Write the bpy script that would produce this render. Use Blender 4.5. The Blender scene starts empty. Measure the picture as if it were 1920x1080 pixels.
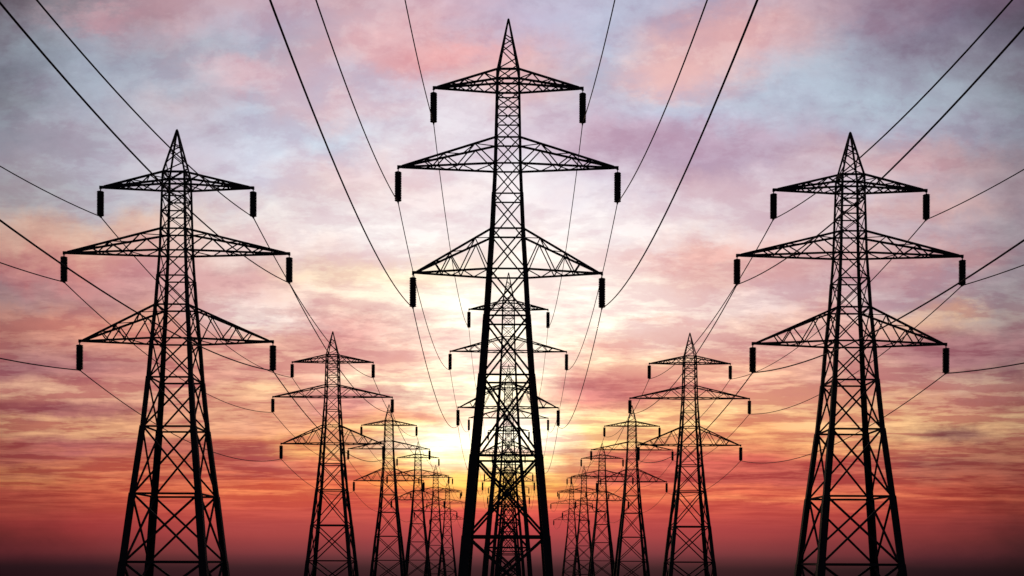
import bpy, bmesh, math, random
from mathutils import Vector, Matrix

# ------------------------------------------------------------------ camera
SC = bpy.context.scene
U = 0.05            # metres per photo pixel at the first row of pylons
F = 2050.0          # focal length in photo pixels
EYE = 12.0          # camera height above the plain
VX, VY = 954.0, 1049.0   # vanishing point of the power lines in the photo
cd = bpy.data.cameras.new('camera')
cam = bpy.data.objects.new('camera', cd)
SC.collection.objects.link(cam)
cam.location = (0, 0, EYE)
cam.matrix_world = Matrix.Translation((0, 0, EYE)) @ Matrix.Rotation(math.radians(90), 4, 'X') @ Matrix.Rotation(math.radians(0.22), 4, 'Z')
cd.sensor_width = 36
cd.lens = F / 1920 * 36
cd.shift_x = (960 - VX) / 1920
cd.shift_y = (VY - 540) / 1920
cd.clip_start = 0.2
cd.clip_end = 90000
SC.camera = cam
SC.view_settings.view_transform = 'Standard'
SC.view_settings.look = 'None'
SC.view_settings.exposure = 0
SC.view_settings.gamma = 1
SC.view_settings.use_curve_mapping = False

# ------------------------------------------------------------------ sky
SUN_AZ = math.atan((893 - VX) / F)
SUN_EL = math.atan((VY - 822) / F)
ROWS = [0, 50, 100, 150, 200, 250, 300, 350, 400, 440, 480, 520, 560, 600, 640, 680, 710, 740, 770,
        800, 830, 860, 890, 920, 950, 980, 1010, 1040, 1060, 1080]
# colour of the evening sky from high (first) to the horizon (last), one list per compass bearing
COLS = {
0: "95,88,98 105,100,112 115,118,130 118,124,138 128,130,142 138,141,155 155,150,162 160,155,162 168,158,162 190,155,145 195,145,130 180,115,115 150,115,120 175,120,110 178,118,108 165,112,110 160,105,105 178,132,112 150,90,85 175,125,100 160,95,80 150,80,70 180,110,75 160,75,60 150,65,55 130,50,48 99,39,41 81,33,39 48,24,29 35,18,23",
160: "150,135,148 158,155,170 155,162,180 158,165,183 165,170,188 175,175,190 180,180,195 185,183,195 195,188,195 215,180,165 220,165,145 205,130,125 185,130,128 215,145,125 215,145,125 190,128,122 188,122,118 208,152,130 165,105,105 210,155,120 165,95,95 190,110,90 200,110,80 195,95,70 180,78,62 160,60,58 131,49,51 100,42,47 57,29,35 43,22,27",
320: "190,155,165 190,165,178 172,170,185 175,178,195 195,180,192 195,190,205 200,190,205 205,195,205 215,200,203 225,200,190 222,175,165 210,155,155 215,160,152 225,165,140 220,155,135 212,148,132 208,142,128 222,165,140 205,140,120 215,155,120 185,110,95 195,110,85 200,105,80 210,105,75 190,82,68 170,68,65 147,59,61 112,51,54 69,35,39 51,26,31",
480: "190,160,178 185,175,195 180,182,200 215,180,190 190,192,210 200,200,218 208,205,222 215,210,222 228,212,212 235,208,205 225,195,190 210,160,160 225,185,182 235,215,210 235,190,170 235,185,160 225,170,150 238,190,150 230,175,140 215,150,125 215,140,105 190,105,95 200,100,80 220,110,75 205,90,72 180,75,70 157,66,66 118,54,59 74,39,44 55,29,35",
640: "205,170,180 205,178,190 222,180,185 200,190,208 222,195,203 200,205,222 225,205,212 230,205,205 232,218,220 240,225,222 238,210,200 250,225,190 245,215,195 228,175,165 215,150,145 240,190,170 230,165,150 215,145,140 215,145,125 235,165,115 240,180,110 230,140,95 220,115,85 225,110,75 210,90,72 185,78,72 157,66,67 118,57,61 77,42,46 57,31,36",
800: "212,175,190 222,178,185 235,175,175 215,200,215 225,215,225 225,215,225 230,215,222 238,215,215 240,228,228 245,232,228 248,230,215 250,225,190 248,228,210 250,235,218 240,200,180 230,170,155 252,225,185 255,245,205 235,165,120 254,230,160 255,250,200 253,225,150 240,160,85 242,150,70 215,90,70 190,75,72 162,66,70 122,58,64 80,44,48 59,33,37",
960: "190,175,200 195,180,205 215,178,188 235,190,185 225,205,215 225,210,222 228,218,228 235,225,230 240,230,232 245,235,232 250,238,228 252,240,225 253,242,228 254,246,232 254,245,225 254,248,222 255,250,220 255,248,205 255,252,220 255,255,235 255,254,225 255,245,180 252,205,110 252,190,80 235,110,75 200,75,72 168,66,70 125,59,64 82,44,49 61,34,38",
1120: "180,180,205 180,182,208 185,188,212 188,195,215 200,185,205 205,175,195 200,175,195 215,205,220 230,212,220 238,220,222 240,205,200 245,222,212 250,235,225 252,235,220 250,225,200 240,195,165 225,150,135 225,145,125 250,220,165 252,220,150 252,215,140 240,165,100 215,110,90 230,120,80 215,95,75 190,76,72 162,67,70 122,58,64 80,44,48 59,33,37",
1280: "175,172,198 205,172,185 235,190,185 220,190,200 188,195,218 200,175,198 190,165,188 215,185,195 225,205,212 235,210,208 235,190,180 238,195,180 242,215,205 240,205,190 235,190,170 240,190,160 230,160,140 235,165,130 245,195,140 240,180,125 230,155,110 210,105,88 200,95,82 220,110,80 205,88,72 180,72,70 157,65,67 118,55,60 75,41,44 56,31,36",
1440: "200,168,180 215,170,175 205,175,188 180,185,205 185,190,210 190,170,192 195,170,190 218,195,205 222,200,205 230,195,192 225,180,175 225,185,182 225,195,195 228,185,175 232,190,175 225,165,150 235,175,150 238,180,145 238,185,140 235,170,125 235,165,115 205,110,88 190,90,80 215,105,78 195,82,70 172,68,66 149,61,63 112,53,57 71,38,42 52,29,33",
1600: "160,135,155 155,140,162 160,165,185 165,172,192 170,178,197 180,175,195 205,175,182 208,190,202 215,180,182 210,185,192 215,175,172 205,160,165 215,185,185 215,165,158 195,140,140 215,165,150 205,150,138 225,175,140 230,180,138 232,178,130 228,165,115 205,115,90 185,90,78 200,98,75 180,75,65 160,64,62 136,56,59 106,48,53 63,35,38 47,26,30",
1760: "125,100,125 120,108,132 135,130,150 150,158,175 158,165,182 165,160,178 190,155,162 185,162,172 205,165,165 185,160,170 200,150,152 180,155,165 195,170,172 210,165,145 175,122,125 170,118,120 205,165,145 200,145,125 215,165,130 222,175,130 205,140,108 160,95,85 185,100,80 185,85,68 165,68,58 140,56,55 113,47,49 85,39,45 51,28,33 37,21,26",
1920: "85,70,88 90,82,98 105,102,118 118,115,128 122,126,140 132,130,145 145,128,140 155,135,145 150,130,142 155,138,148 150,132,142 145,130,140 155,140,145 160,140,140 150,115,120 140,105,108 170,140,125 150,105,95 175,135,110 180,140,110 170,115,92 150,90,75 145,75,65 145,68,56 130,55,48 105,44,44 81,37,39 60,30,34 39,22,25 29,16,20",
}
# single cloud banks and gaps: bearing, height, half width, half height (photo px at this focal length), linear colour change
BANKS = [
    (1210, 265, 170, 34, (180, 145, 172), .6), (1260, 140, 80, 34, (242, 192, 185), .85), (1370, 70, 90, 48, (234, 182, 178), .75),
    (850, 100, 100, 26, (240, 165, 165), .8), (720, 70, 90, 48, (228, 176, 182), .6), (1790, 815, 75, 15, (120, 72, 78), .85),
    (680, 745, 130, 17, (190, 115, 118), .7), (1130, 738, 115, 20, (185, 102, 106), .85), (770, 716, 110, 14, (255, 240, 202), .8),
    (900, 640, 120, 90, (255, 244, 230), .6), (1170, 852, 130, 15, (190, 85, 82), .85), (90, 690, 120, 24, (148, 98, 110), .5),
    (150, 772, 120, 9, (148, 84, 90), .75), (110, 735, 150, 9, (218, 168, 142), .7), (480, 600, 90, 24, (240, 226, 220), .6),
    (1800, 648, 130, 18, (165, 112, 120), .65), (1800, 585, 65, 14, (226, 182, 142), .6), (180, 35, 65, 22, (205, 152, 162), .6),
    (450, 130, 75, 24, (218, 182, 192), .6), (1300, 482, 130, 14, (230, 162, 152), .65), (1700, 310, 65, 30, (212, 166, 172), .6),
    (960, 912, 95, 20, (253, 205, 92), .8), (1080, 440, 150, 70, (246, 234, 232), .5), (760, 430, 130, 60, (245, 230, 228), .5),
    (620, 595, 120, 12, (205, 145, 142), .6), (560, 660, 110, 15, (200, 132, 130), .55), (1480, 640, 140, 14, (205, 140, 138), .6),
    (240, 555, 150, 18, (178, 122, 125), .5), (1650, 530, 140, 16, (190, 140, 148), .55), (330, 842, 150, 8, (165, 85, 82), .7),
    (1330, 900, 200, 9, (180, 78, 72), .7), (1440, 930, 260, 5, (235, 135, 92), .6), (500, 925, 200, 5, (235, 135, 88), .6),
    (1050, 500, 120, 40, (250, 238, 228), .45), (1240, 790, 90, 14, (252, 212, 150), .6),
    (1160, 585, 130, 55, (254, 240, 228), .6), (1100, 655, 80, 10, (240, 170, 155), .6), (1225, 600, 60, 9, (238, 185, 172), .6),
    (700, 545, 110, 20, (252, 228, 205), .5), (1300, 690, 120, 18, (250, 205, 165), .5)]


def lin(c):
    c /= 255.0
    return c / 12.92 if c <= 0.04045 else ((c + 0.055) / 1.055) ** 2.4


world = bpy.data.worlds.new("World")
SC.world = world
world.use_nodes = True
NT = world.node_tree
NT.nodes.clear()
LK = NT.links


def node(t, **kw):
    n = NT.nodes.new(t)
    for k, v in kw.items():
        setattr(n, k, v)
    return n


def put(sock, v):
    if isinstance(v, bpy.types.NodeSocket):
        LK.new(v, sock)
    elif v is not None:
        sock.default_value = v


def M(op, a, b=None, c=None, clamp=False):
    n = node('ShaderNodeMath', operation=op)
    n.use_clamp = clamp
    put(n.inputs[0], a)
    if b is not None: put(n.inputs[1], b)
    if c is not None: put(n.inputs[2], c)
    return n.outputs[0]


def V(op, a, b=None, s=None):
    n = node('ShaderNodeVectorMath', operation=op)
    put(n.inputs[0], a)
    if b is not None: put(n.inputs[1], b)
    if s is not None: put(n.inputs['Scale'], s)
    return n.outputs[0]


def XYZ(x, y, z):
    n = node('ShaderNodeCombineXYZ')
    put(n.inputs[0], x); put(n.inputs[1], y); put(n.inputs[2], z)
    return n.outputs[0]


def noise(vec, scale, detail=5.0, rough=0.55, dist=0.0):
    n = node('ShaderNodeTexNoise')
    put(n.inputs['Vector'], vec)
    n.inputs['Scale'].default_value = scale
    n.inputs['Detail'].default_value = detail
    n.inputs['Roughness'].default_value = rough
    n.inputs['Distortion'].default_value = dist
    return n.outputs['Fac']


def build_sky():
    tc = node('ShaderNodeTexCoord')
    sep = node('ShaderNodeSeparateXYZ')
    LK.new(tc.outputs['Generated'], sep.inputs[0])
    dx, dy, dz = sep.outputs
    yy = M('MAXIMUM', dy, 0.35)
    a = M('DIVIDE', dx, yy)            # bearing from the line of pylons
    e = M('DIVIDE', dz, yy)            # height above the horizon
    flat = XYZ(M('MULTIPLY', a, 1.0), M('MULTIPLY', e, 1.0), 3.7)
    w1 = noise(V('MULTIPLY', flat, (5.0, 11.0, 1.0)), 1.0, 8.0, 0.66)
    w2 = noise(V('MULTIPLY', flat, (9.0, 9.0, 1.0)), 1.3, 8.0, 0.66)
    w3 = noise(XYZ(M('MULTIPLY', a, 5.0), M('DIVIDE', 3.4, M('ADD', M('MAXIMUM', e, 0.0), 0.12)), 8.2), 1.0, 6.0, 0.6)
    # streakier towards the horizon
    mr = node('ShaderNodeMapRange', interpolation_type='SMOOTHSTEP')
    put(mr.inputs['Value'], e)
    mr.inputs['From Min'].default_value = 0.10
    mr.inputs['From Max'].default_value = 0.33
    hi = mr.outputs[0]
    m2 = node('ShaderNodeMapRange', interpolation_type='SMOOTHSTEP')
    put(m2.inputs['Value'], e)
    m2.inputs['From Min'].default_value = 0.018
    m2.inputs['From Max'].default_value = 0.075
    quiet = m2.outputs[0]              # calm band on the horizon
    ampy = M('MULTIPLY', M('MULTIPLY_ADD', hi, 0.055, 0.035), quiet)
    ampx = M('MULTIPLY_ADD', hi, -0.02, 0.20)
    du = M('MULTIPLY', M('SUBTRACT', w1, 0.5), ampx)
    dv = M('MULTIPLY', M('SUBTRACT', w2, 0.5), ampy)
    dv2 = M('MULTIPLY', M('SUBTRACT', w3, 0.5), M('MULTIPLY', M('MULTIPLY_ADD', hi, -0.025, 0.045), quiet))
    ua = M('ADD', a, du)
    ve = M('ADD', M('ADD', e, dv), dv2)
    A0 = (0 - VX) / F
    DA = 160.0 / F
    EM, E0 = 0.57, -0.0155
    fac = M('DIVIDE', M('SUBTRACT', ve, E0), EM, clamp=True)
    k = M('DIVIDE', M('SUBTRACT', ua, A0), DA)
    k = M('MINIMUM', M('MAXIMUM', k, 0.0), 12.0)
    total = None
    for i, (px, txt) in enumerate(sorted(COLS.items())):
        cols = [tuple(lin(float(q)) for q in t.split(',')) for t in txt.split()]
        r = node('ShaderNodeValToRGB')
        cr = r.color_ramp
        cr.interpolation = 'CARDINAL'
        st = sorted(((((VY - y) / F - E0) / EM), c) for y, c in zip(ROWS, cols))
        st = [s for j, s in enumerate(st)]
        while len(cr.elements) < len(st):
            cr.elements.new(1.0)
        for el, (p, c) in zip(cr.elements, st):
            el.position = p
            el.color = (c[0], c[1], c[2], 1)
        LK.new(fac, r.inputs[0])
        w = M('SUBTRACT', 1.0, M('ABSOLUTE', M('SUBTRACT', k, float(i))), clamp=True)
        t = V('SCALE', r.outputs[0], s=w)
        total = t if total is None else V('ADD', total, t)
    # named banks of cloud and gaps between them, with ragged edges
    f1 = M('MULTIPLY', M('SUBTRACT', noise(V('MULTIPLY', flat, (17.0, 32.0, 1.0)), 1.0, 8.0, 0.70), 0.5), 0.12)
    f2 = M('MULTIPLY', M('SUBTRACT', noise(V('ADD', V('MULTIPLY', flat, (17.0, 32.0, 1.0)), (9.1, 4.4, 2.0)), 1.0, 8.0, 0.70), 0.5), M('MULTIPLY_ADD', hi, 0.065, 0.026))
    bank_uv = XYZ(M('ADD', a, f1), M('ADD', e, f2), 0.0)
    for bx, by, rx, ry, rgb, amount in BANKS:
        q = V('MULTIPLY', V('SUBTRACT', bank_uv, ((bx - VX) / F, (VY - by) / F, 0.0)), (F / rx / 1.1, F / ry / 1.1, 0.0))
        dp = node('ShaderNodeVectorMath', operation='DOT_PRODUCT')
        LK.new(q, dp.inputs[0]); LK.new(q, dp.inputs[1])
        g = M('MULTIPLY', M('POWER', 0.4, dp.outputs['Value']), amount)
        mx = node('ShaderNodeMix', data_type='RGBA')
        LK.new(g, mx.inputs[0]); LK.new(total, mx.inputs[6])
        mx.inputs[7].default_value = (lin(rgb[0]), lin(rgb[1]), lin(rgb[2]), 1)
        total = mx.outputs[2]
    # cloud sheet in perspective: long thin bars low down, loose flecks high up
    bars = XYZ(M('MULTIPLY', a, 8.5), M('DIVIDE', 4.8, M('ADD', M('MAXIMUM', e, 0.0), 0.12)), 1.3)
    n1 = noise(bars, 1.0, 8.0, 0.62, 0.35)
    n2 = noise(V('ADD', V('MULTIPLY', bars, (2.6, 2.3, 1.0)), (7.3, 2.1, 5.0)), 1.0, 8.0, 0.66, 0.25)
    d2 = noise(V('MULTIPLY', flat, (11.0, 17.0, 1.0)), 1.0, 8.0, 0.66, 0.2)

    def smooth(v, lo, hi_):
        n = node('ShaderNodeMapRange', interpolation_type='SMOOTHSTEP')
        put(n.inputs['Value'], v)
        n.inputs['From Min'].default_value = lo
        n.inputs['From Max'].default_value = hi_
        return n.outputs[0]
    nb = M('MULTIPLY_ADD', n1, 0.55, M('MULTIPLY', n2, 0.45))
    shade = smooth(nb, 0.49, 0.56)
    light = smooth(nb, 0.495, 0.42)
    wl = M('MULTIPLY', M('MULTIPLY_ADD', hi, -0.70, 1.0), quiet)
    ca = M('DIVIDE', M('SUBTRACT', a, 0.01), 0.22)
    ce = M('DIVIDE', M('SUBTRACT', e, 0.21), 0.14)
    core = M('POWER', 2.718, M('MULTIPLY', M('ADD', M('MULTIPLY', ca, ca), M('MULTIPLY', ce, ce)), -1.0))
    sh = M('MULTIPLY', shade, M('MULTIPLY', wl, M('MULTIPLY_ADD', core, -0.35, 1.0)))
    li = M('MULTIPLY', light, M('MULTIPLY', wl, M('MULTIPLY_ADD', core, 0.5, 1.0)))
    gain = XYZ(M('MULTIPLY_ADD', sh, -0.25, 1.0), M('MULTIPLY_ADD', sh, -0.50, 1.0), M('MULTIPLY_ADD', sh, -0.38, 1.0))
    total = V('MULTIPLY', total, gain)
    gain = XYZ(M('MULTIPLY_ADD', li, 0.26, 1.0), M('MULTIPLY_ADD', li, 0.34, 1.0), M('MULTIPLY_ADD', li, 0.28, 1.0))
    total = V('MULTIPLY', total, gain)
    warm = M('SUBTRACT', 1.0, hi)
    total = V('MULTIPLY', total, XYZ(M('MULTIPLY_ADD', warm, 0.04, 1.0), M('MULTIPLY_ADD', warm, -0.02, 1.0), M('MULTIPLY_ADD', warm, -0.08, 1.0)))
    total = V('SCALE', total, s=M('MULTIPLY_ADD', core, 0.08, 1.02))
    hs = node('ShaderNodeHueSaturation')
    LK.new(total, hs.inputs['Color'])
    put(hs.inputs['Saturation'], M('MULTIPLY_ADD', hi, -0.10, 0.99))
    total = hs.outputs[0]
    # loose lit flecks on the upper sheet
    dd = M('MULTIPLY', M('SUBTRACT', d2, 0.5), M('MULTIPLY', quiet, M('MULTIPLY_ADD', hi, 0.7, 0.5)))
    gain = XYZ(M('MULTIPLY_ADD', dd, 0.25, 1.0), M('MULTIPLY_ADD', dd, 0.52, 1.0), M('MULTIPLY_ADD', dd, 0.42, 1.0))
    total = V('MULTIPLY', total, gain)
    # glow where the sun stands behind thin cloud
    ga = M('DIVIDE', M('SUBTRACT', ua, math.tan(SUN_AZ)), 0.040)
    gb = M('DIVIDE', M('SUBTRACT', ve, math.tan(SUN_EL)), 0.026)
    g = M('POWER', 2.718, M('MULTIPLY', M('ADD', M('MULTIPLY', ga, ga), M('MULTIPLY', gb, gb)), -1.0))
    total = V('ADD', total, V('SCALE', XYZ(0.60, 0.54, 0.38), s=g))
    ga = M('DIVIDE', M('SUBTRACT', ua, math.tan(SUN_AZ) + 0.012), 0.095)
    gb = M('DIVIDE', M('SUBTRACT', ve, math.tan(SUN_EL) + 0.025), 0.065)
    g = M('POWER', 2.718, M('MULTIPLY', M('ADD', M('MULTIPLY', ga, ga), M('MULTIPLY', gb, gb)), -1.0))
    total = V('ADD', total, V('SCALE', XYZ(0.15, 0.12, 0.10), s=g))
    # the darker eastern half of the evening sky
    nis = node('ShaderNodeTexSky', sky_type='NISHITA')
    nis.sun_disc = False
    nis.sun_elevation = SUN_EL
    nis.sun_rotation = SUN_AZ
    nis.sun_intensity = 1.0
    east = V('ADD', V('SCALE', nis.outputs[0], s=0.012), (0.055, 0.050, 0.095))
    m3 = node('ShaderNodeMapRange', interpolation_type='SMOOTHSTEP')
    put(m3.inputs['Value'], dy)
    m3.inputs['From Min'].default_value = 0.2
    m3.inputs['From Max'].default_value = 0.75
    mix = node('ShaderNodeMix', data_type='RGBA')
    LK.new(m3.outputs[0], mix.inputs[0])
    LK.new(east, mix.inputs[6])
    LK.new(total, mix.inputs[7])
    bg = node('ShaderNodeBackground')
    LK.new(mix.outputs[2], bg.inputs[0])
    bg.inputs[1].default_value = 1.0
    out = node('ShaderNodeOutputWorld')
    LK.new(bg.outputs[0], out.inputs[0])


build_sky()

# ------------------------------------------------------------------ sun, low behind the clouds
sl = bpy.data.lights.new('sun', 'SUN')
sl.energy = 0.4
sl.angle = math.radians(4)
sl.color = (1.0, 0.72, 0.42)
sun = bpy.data.objects.new('sun', sl)
SC.collection.objects.link(sun)
sd = Vector((math.sin(SUN_AZ) * math.cos(SUN_EL), math.cos(SUN_AZ) * math.cos(SUN_EL), math.sin(SUN_EL)))
sun.location = sd * 200 + Vector((0, 0, EYE))
sun.rotation_euler = sd.to_track_quat('Z', 'Y').to_euler()

# ------------------------------------------------------------------ materials
def material(name, c0, c1, scale, rough, metal=0.0, spec=0.3):
    m = bpy.data.materials.new(name)
    m.use_nodes = True
    nt = m.node_tree
    b = nt.nodes['Principled BSDF']
    tc = nt.nodes.new('ShaderNodeTexCoord')
    n = nt.nodes.new('ShaderNodeTexNoise')
    n.inputs['Scale'].default_value = scale
    n.inputs['Detail'].default_value = 6
    r = nt.nodes.new('ShaderNodeValToRGB')
    r.color_ramp.elements[0].position = 0.35
    r.color_ramp.elements[1].position = 0.65
    r.color_ramp.elements[0].color = (*c0, 1)
    r.color_ramp.elements[1].color = (*c1, 1)
    nt.links.new(tc.outputs['Object'], n.inputs['Vector'])
    nt.links.new(n.outputs['Fac'], r.inputs[0])
    nt.links.new(r.outputs[0], b.inputs['Base Color'])
    b.inputs['Roughness'].default_value = rough
    b.inputs['Metallic'].default_value = metal
    b.inputs['Specular IOR Level'].default_value = spec
    return m


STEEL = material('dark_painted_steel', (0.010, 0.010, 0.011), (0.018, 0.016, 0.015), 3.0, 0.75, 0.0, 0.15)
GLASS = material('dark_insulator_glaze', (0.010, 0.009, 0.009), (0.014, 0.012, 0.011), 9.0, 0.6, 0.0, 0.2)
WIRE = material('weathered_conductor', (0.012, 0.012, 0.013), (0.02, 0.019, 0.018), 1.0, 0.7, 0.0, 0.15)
SOIL = material('dark_plain', (0.028, 0.018, 0.018), (0.050, 0.032, 0.032), 0.004, 0.95, 0.0, 0.05)

# ------------------------------------------------------------------ helpers
def mesh_of(name, bm, mat):
    bmesh.ops.recalc_face_normals(bm, faces=bm.faces)
    me = bpy.data.meshes.new(name)
    bm.to_mesh(me)
    bm.free()
    me.materials.append(mat)
    return me


def link(name, data, parent=None):
    o = bpy.data.objects.new(name, data)
    SC.collection.objects.link(o)
    if parent is not None:
        o.parent = parent
    return o


def frame(d, ref):
    d = d.normalized()
    if abs(d.dot(ref)) > 0.97:
        ref = Vector((1, 0, 0)) if abs(d.x) < 0.9 else Vector((0, 1, 0))
    s = d.cross(ref).normalized()
    return s, s.cross(d).normalized()


def bar(bm, p, q, w, t=None, ref=Vector((0, 1, 0))):
    """rectangular bar from p to q, w wide across ref, t thick along ref (photo px)"""
    p, q = Vector(p), Vector(q)
    t = w if t is None else t
    s, n = frame(q - p, ref)
    vs = []
    for e in (p, q):
        for i, j in ((-1, -1), (1, -1), (1, 1), (-1, 1)):
            vs.append(bm.verts.new(e + s * (i * w * U / 2) + n * (j * t * U / 2)))
    for f in ((0, 1, 2, 3), (7, 6, 5, 4), (0, 4, 5, 1), (1, 5, 6, 2), (2, 6, 7, 3), (3, 7, 4, 0)):
        bm.faces.new([vs[i] for i in f])


def angle(bm, p, q, sx, sy, w):
    """steel angle section from p to q: corner outwards at (sx, sy), flanges pointing in"""
    p, q = Vector(p), Vector(q)
    W, T = w * U, w * U * 0.28
    prof = [(0, 0), (W, 0), (W, T), (T, T), (T, W), (0, W)]
    rings = []
    for e in (p, q):
        rings.append([bm.verts.new(e + Vector((-sx * (a - W * 0.5), -sy * (b - W * 0.5), 0))) for a, b in prof])
    n = len(prof)
    for i in range(n):
        bm.faces.new((rings[0][i], rings[0][(i + 1) % n], rings[1][(i + 1) % n], rings[1][i]))
    bm.faces.new(rings[0]); bm.faces.new(rings[1][::-1])


def lathe(bm, prof, seg=14):
    rings = []
    for r, z in prof:
        rings.append([bm.verts.new((r * math.cos(2 * math.pi * i / seg), r * math.sin(2 * math.pi * i / seg), z)) for i in range(seg)])
    for a, b in zip(rings, rings[1:]):
        for i in range(seg):
            bm.faces.new((a[i], a[(i + 1) % seg], b[(i + 1) % seg], b[i]))
    bm.faces.new(rings[0][::-1]); bm.faces.new(rings[-1])


def Z(h):
    return EYE + h * U


# ------------------------------------------------------------------ pylon
# heights are photo px above the horizon at the first row; half widths likewise
MID = dict(
    apex=1012,
    rows=[911, 883.5, 857, 823, 783.5, 735, 678, 612.5, 536.5, 449, 339, 190, 42, -100, -240],
    width=[(1012, 0.5), (911, 20), (735, 23.5), (612.5, 29), (536.5, 34), (449, 39), (339, 46.5), (190, 60), (42, 72.5), (-240, 94)],
    arms=[(911, 883.5, 884, 141.5), (783.5, 735, 735.5, 207.5), (612.5, 536.5, 537.5, 179)],
    string=55, leg=(1.12, 0.9))


def squash(h):
    return 0.832 * h - 40


SIDE = dict(
    apex=802,
    rows=[squash(h) for h in MID['rows'][:11]] + [118, -7, -125, -240],
    width=[(802, 0.5), (718, 20), (572, 23.5), (470, 29), (406.5, 34), (333.6, 38.5), (242, 46), (118, 59.5), (-7, 72), (-240, 95)],
    arms=[(718, 695, 695, 145), (612, 572, 572, 213), (470, 406.5, 407, 183)],
    string=46, leg=(0.9, 0.9))


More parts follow.
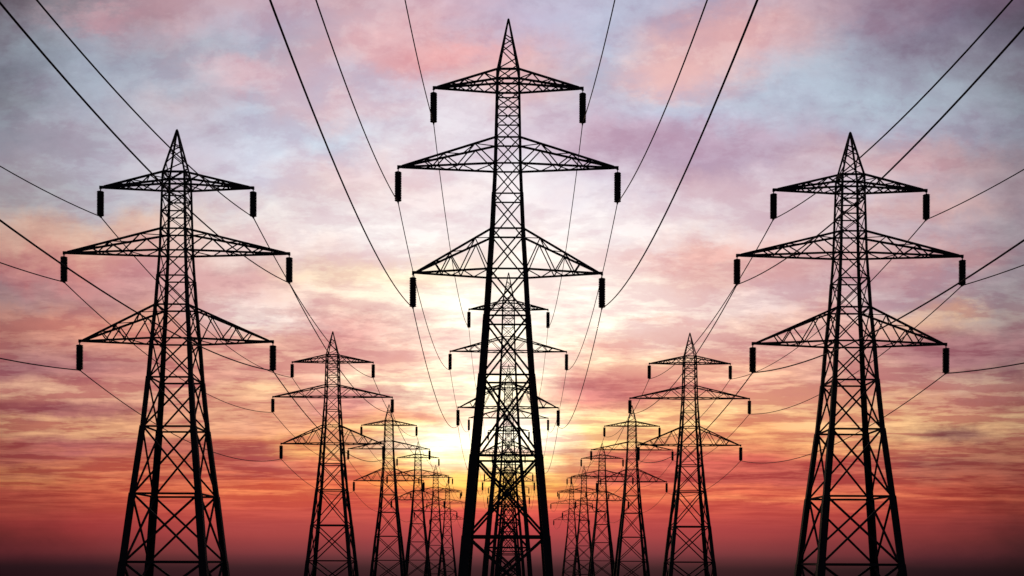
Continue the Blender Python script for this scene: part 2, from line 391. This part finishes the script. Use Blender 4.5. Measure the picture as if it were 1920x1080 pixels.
def make_pylon_data(P):
    """all meshes of one pylon type, in pylon coordinates: list of (name, mesh, location, children)"""
    wt = P['width']

    def hw(h):
        for (h1, w1), (h0, w0) in zip(wt, wt[1:]):
            if h >= h0:
                return w0 + (w1 - w0) * (h - h0) / (h1 - h0)
        return wt[-1][1]

    def corner(sx, sy, h):
        w = hw(h) * U
        return Vector((sx * w, sy * w, Z(h)))

    rows = P['rows']
    out = []
    leg_w = [4.4, 4.4, 4.4, 4.6, 5.0, 5.4, 6.8, 7.4, 8.4, 10.0, 12.0, 14.0, 15.6, 15.6]
    br_w = [1.7, 1.7, 1.7, 1.7, 1.9, 1.9, 2.1, 2.4, 2.8, 3.3, 3.7, 4.3, 4.8, 4.8]
    # legs: angle sections that step up in size at the joints
    for sx in (-1, 1):
        for sy in (-1, 1):
            bm = bmesh.new()
            for i in range(len(rows) - 1):
                w = leg_w[i] * (P['leg'][0] if sx < 0 else P['leg'][1])
                ov = 0.05 if i else 0
                a = corner(sx, sy, rows[i]); b = corner(sx, sy, rows[i + 1])
                angle(bm, a + (a - b).normalized() * ov, b, sx, sy, w)
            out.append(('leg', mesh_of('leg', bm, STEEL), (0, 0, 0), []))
    # bracing, one lattice per face
    for f, (c0, c1, nv) in enumerate((((-1, -1), (1, -1), Vector((0, -1, 0))), ((-1, 1), (1, 1), Vector((0, 1, 0))),
                                      ((-1, -1), (-1, 1), Vector((-1, 0, 0))), ((1, -1), (1, 1), Vector((1, 0, 0))))):
        bm = bmesh.new()
        for i in range(len(rows) - 1):
            hi, lo = rows[i], rows[i + 1]
            t = br_w[i] * (1.0 if P is MID else 0.88)
            off = nv * (t * U * 0.45)
            bar(bm, corner(*c0, hi) + off, corner(*c1, lo) + off, t, t * 0.8, nv)
            bar(bm, corner(*c1, hi) - off, corner(*c0, lo) - off, t, t * 0.8, nv)
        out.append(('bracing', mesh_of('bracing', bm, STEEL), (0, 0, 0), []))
    # horizontal struts at every joint
    for i, h in enumerate(rows[:-1]):
        t = [3.6, 3.2, 2.2, 2.2, 2.8, 2.8, 2.4, 3.0, 3.0, 3.2, 3.4, 3.8, 4.6, 4.6][i]
        bm = bmesh.new()
        for s in (-1, 1):
            bar(bm, corner(-1, s, h), corner(1, s, h), t, t * 0.8)
            bar(bm, corner(s, -1, h), corner(s, 1, h), t * 0.9, t * 0.7, Vector((1, 0, 0)))
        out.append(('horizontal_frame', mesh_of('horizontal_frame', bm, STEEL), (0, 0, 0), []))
    # peak
    bm = bmesh.new()
    A = P['apex']; h0 = rows[0]; D = A - h0
    for sx in (-1, 1):
        for sy in (-1, 1):
            bar(bm, corner(sx, sy, h0), Vector((sx * 0.5 * U, sy * 0.5 * U, Z(A))), 3.0, 3.0)
    lev = [h0 + D * q for q in (0.0, 0.22, 0.47, 0.60, 0.70)]
    for j, (c0, c1, nv) in enumerate((((-1, -1), (1, -1), Vector((0, -1, 0))), ((-1, 1), (1, 1), Vector((0, 1, 0))),
                                      ((-1, 1), (-1, -1), Vector((-1, 0, 0))), ((1, -1), (1, 1), Vector((1, 0, 0))))):
        for i in range(4):
            p, q = (c1, c0) if i % 2 else (c0, c1)
            bar(bm, corner(*p, lev[i]), corner(*q, lev[i + 1]), 1.7, 1.4, nv)
    bar(bm, (0, 0, Z(A - 4)), (0, 0, Z(A + 2)), 2.4, 2.4)
    out.append(('peak', mesh_of('peak', bm, STEEL), (0, 0, 0), []))
    # crossarms and their insulator strings
    L = P['string']
    n = 17
    for hu, hl, ht, half in P['arms']:
        for s in (-1, 1):
            bm = bmesh.new()
            tip = Vector((s * (half - 9) * U, 0, Z(ht)))
            ch = {}
            for sy in (-1, 1):
                up, dn = corner(s, sy, hu), corner(s, sy, hl)
                te = tip + Vector((0, sy * 1.5 * U, 0))
                ch[sy] = (up, dn, te)
                bar(bm, up, te + Vector((0, 0, 1.0 * U)), 3.6, 2.6)
                bar(bm, dn, te - Vector((0, 0, 0.6 * U)), 3.4, 2.6)
                seq = [(0, 0.0), (1, 0.22), (0, 0.40), (1, 0.555), (0, 0.665), (1, 0.76)]
                pts = [(up.lerp(te, q) if k else dn.lerp(te, q)) for k, q in seq]
                for a, b in zip(pts, pts[1:]):
                    bar(bm, a, b, 2.0, 1.5)
            seq = [(-1, 0.0), (1, 0.22), (-1, 0.36), (1, 0.53), (-1, 0.64), (1, 0.76)]
            for which in (0, 1):
                pts = [ch[k if which else -k][which].lerp(ch[k if which else -k][2], q) for k, q in seq[which * 0:]]
                for a, b in zip(pts, pts[1:]):
                    bar(bm, a, b, 1.6, 1.4, Vector((0, 0, 1)))
            bar(bm, tip + Vector((-s * 7 * U, 0, 0)), Vector((s * half * U, 0, Z(ht))), 4.6, 4.2)
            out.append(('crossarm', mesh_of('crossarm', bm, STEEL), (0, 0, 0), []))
            # insulator: hanger link, ribbed string, clamp
            x = s * (half - 1.8) * U
            g = 10.0 if L > 50 else 8.0
            bm = bmesh.new()
            pr = []
            pitch = L * U / n
            for i in range(n):
                zt = -i * pitch
                R = 6.7 * U
                pr += [(0.80 * R, zt), (0.97 * R, zt - pitch * 0.34), (R, zt - pitch * 0.50), (0.95 * R, zt - pitch * 0.62), (0.80 * R, zt - pitch * 0.70)]
            pr.append((0.45 * R, -n * pitch))
            lathe(bm, pr[::-1])
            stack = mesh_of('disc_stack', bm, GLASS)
            bm = bmesh.new()
            bar(bm, (0, 0, 0.0), (0, 0, -g * U), 1.6, 1.6)
            bar(bm, (-2.2 * U, 0, -g * U * 0.35), (2.2 * U, 0, -g * U * 0.35), 1.6, 1.6)
            hanger = mesh_of('hanger', bm, STEEL)
            bm = bmesh.new()
            bar(bm, (0, -5 * U, -(g + L + 1.0) * U), (0, 5 * U, -(g + L + 1.0) * U), 2.6, 2.6, Vector((0, 0, 1)))
            bar(bm, (0, 0, -(g + L - 1.0) * U), (0, 0, -(g + L + 1.5) * U), 2.6, 2.6)
            clamp = mesh_of('clamp', bm, STEEL)
            out.append(('insulator', stack, (x, 0, Z(ht) - g * U),
                        [('hanger', hanger, (0, 0, g * U)), ('clamp', clamp, (0, 0, g * U))]))
    return out


def place_pylon(data, x, y, label, group):
    root = link('lattice_pylon', None)
    root.location = (x, y, 0)
    root['label'] = label
    root['category'] = 'pylon'
    root['group'] = group
    for name, me, loc, kids in data:
        o = link(name, me, root)
        o.location = loc
        for kn, km, kl in kids:
            c = link(kn, km, o)
            c.location = kl
    return root


Z0 = F * U                 # distance of the first row
S = Z0 / 1.13              # spacing along the lines
data_mid = make_pylon_data(MID)
data_side = make_pylon_data(SIDE)
LINES = {
    'middle': (-4.5 * U, data_mid, MID, [
        'tallest black lattice pylon, closest to the camera in the middle of the photo',
        'second pylon of the middle row, framed between the thick legs of the tallest one',
        'third pylon of the middle row, its peak showing inside the second one',
        'fourth pylon of the middle row, low in the bright glow behind the third',
        'fifth pylon of the middle row, small and nearly hidden behind four others',
        'sixth and farthest pylon of the middle row, tiny behind all the others']),
    'left': (-625 * U, data_side, SIDE, [
        'big black lattice pylon standing nearest in the left-hand row',
        'second nearest pylon of the left-hand row, its lower right arm crossing the third',
        'third pylon of the left-hand row, peak beside the second pylon\'s right arm',
        'fourth pylon of the left-hand row, just right of the third against orange sky',
        'fifth pylon of the left-hand row, thin and small between the fourth and sixth',
        'sixth and smallest pylon of the left-hand row, beside the tall pylon\'s left leg']),
    'right': (637 * U, data_side, SIDE, [
        'big black lattice pylon standing nearest in the right-hand row',
        'second nearest pylon of the right-hand row, its lower left arm crossing the third',
        'third pylon of the right-hand row, peak below the second pylon\'s left insulator',
        'fourth pylon of the right-hand row, just left of the third against orange sky',
        'fifth pylon of the right-hand row, thin and small between the fourth and sixth',
        'sixth and smallest pylon of the right-hand row, closest to the tall pylon\'s right leg']),
}
for row, (x, data, P, labels) in LINES.items():
    for i, lab in enumerate(labels):
        place_pylon(data, x, Z0 + i * S, lab, 'pylons marching to the horizon in the %s row' % row)

# ------------------------------------------------------------------ power cables
SAG = {'middle': ((405, 398, 372), (445, 440, 415)), 'left': ((378, 353, 326), (380, 383, 318)), 'right': ((452, 412, 361), (340, 305, 330))}


def cable(row, x, P, arm, s):
    hu, hl, ht, half = P['arms'][arm]
    cx = x + s * (half - 1.8) * U
    g = 10.0 if P['string'] > 50 else 8.0
    za = Z(ht) - (g + P['string'] + 1.0) * U
    pts = []
    kn = SAG[row][0 if s < 0 else 1][arm]
    kf = 400.0 if row == 'middle' else 320.0
    for i in range(49):            # the span that comes in over the camera
        q = 1.2 * (1 - i / 48)
        pts.append(Vector((cx + (8.0 * q * U if row == 'middle' else 0.0), Z0 - q * Z0, za - kn * q * (0.88 - q) * U)))
    span = S / Z0
    for j in range(5):
        for i in range(1, 29):
            q = span * i / 28
            pts.append(Vector((cx, Z0 + j * S + q * Z0, za - kf * q * (span - q) * U)))
    bm = bmesh.new()
    R, seg = (0.88 if row == 'middle' else 1.02) * U, 6
    rings = []
    for i, p in enumerate(pts):
        d = (pts[min(i + 1, len(pts) - 1)] - pts[max(i - 1, 0)])
        a, b = frame(d, Vector((1, 0, 0)))
        rings.append([bm.verts.new(p + a * (R * math.cos(2 * math.pi * k / seg)) + b * (R * math.sin(2 * math.pi * k / seg))) for k in range(seg)])
    for r0, r1 in zip(rings, rings[1:]):
        for k in range(seg):
            bm.faces.new((r0[k], r0[(k + 1) % seg], r1[(k + 1) % seg], r1[k]))
    bm.faces.new(rings[0][::-1]); bm.faces.new(rings[-1])
    for f in bm.faces:
        f.smooth = True
    o = link('power_cable', mesh_of('power_cable', bm, WIRE))
    o['label'] = 'black power cable under the %s ends of the %s crossarms along the %s row' % (
        'left' if s < 0 else 'right', ('top', 'middle', 'bottom')[arm], {'left': 'left-hand', 'right': 'right-hand', 'middle': 'central'}[row])
    o['category'] = 'cable'
    o['group'] = 'power cables strung between the pylons'


for row, (x, data, P, labels) in LINES.items():
    for arm in range(3):
        for s in (-1, 1):
            cable(row, x, P, arm, s)

# ------------------------------------------------------------------ ground
bm = bmesh.new()
R0 = [(0, 0), (150, 0), (400, 0), (600, 0), (690, -0.2), (730, -1.2), (800, -6), (1100, -40), (2500, -160)]
rings = []
rnd = random.Random(4)
for r, z in R0[1:]:
    rings.append([bm.verts.new((r * math.cos(2 * math.pi * i / 96), r * math.sin(2 * math.pi * i / 96), z)) for i in range(96)])
c = bm.verts.new((0, 0, 0))
for i in range(96):
    bm.faces.new((c, rings[0][i], rings[0][(i + 1) % 96]))
for a, b in zip(rings, rings[1:]):
    for i in range(96):
        bm.faces.new((a[i], b[i], b[(i + 1) % 96], a[(i + 1) % 96]))
gr = link('ground', mesh_of('ground', bm, SOIL))
gr['kind'] = 'structure'
gr['label'] = 'dark flat plain under the pylons, falling away beyond its crest'
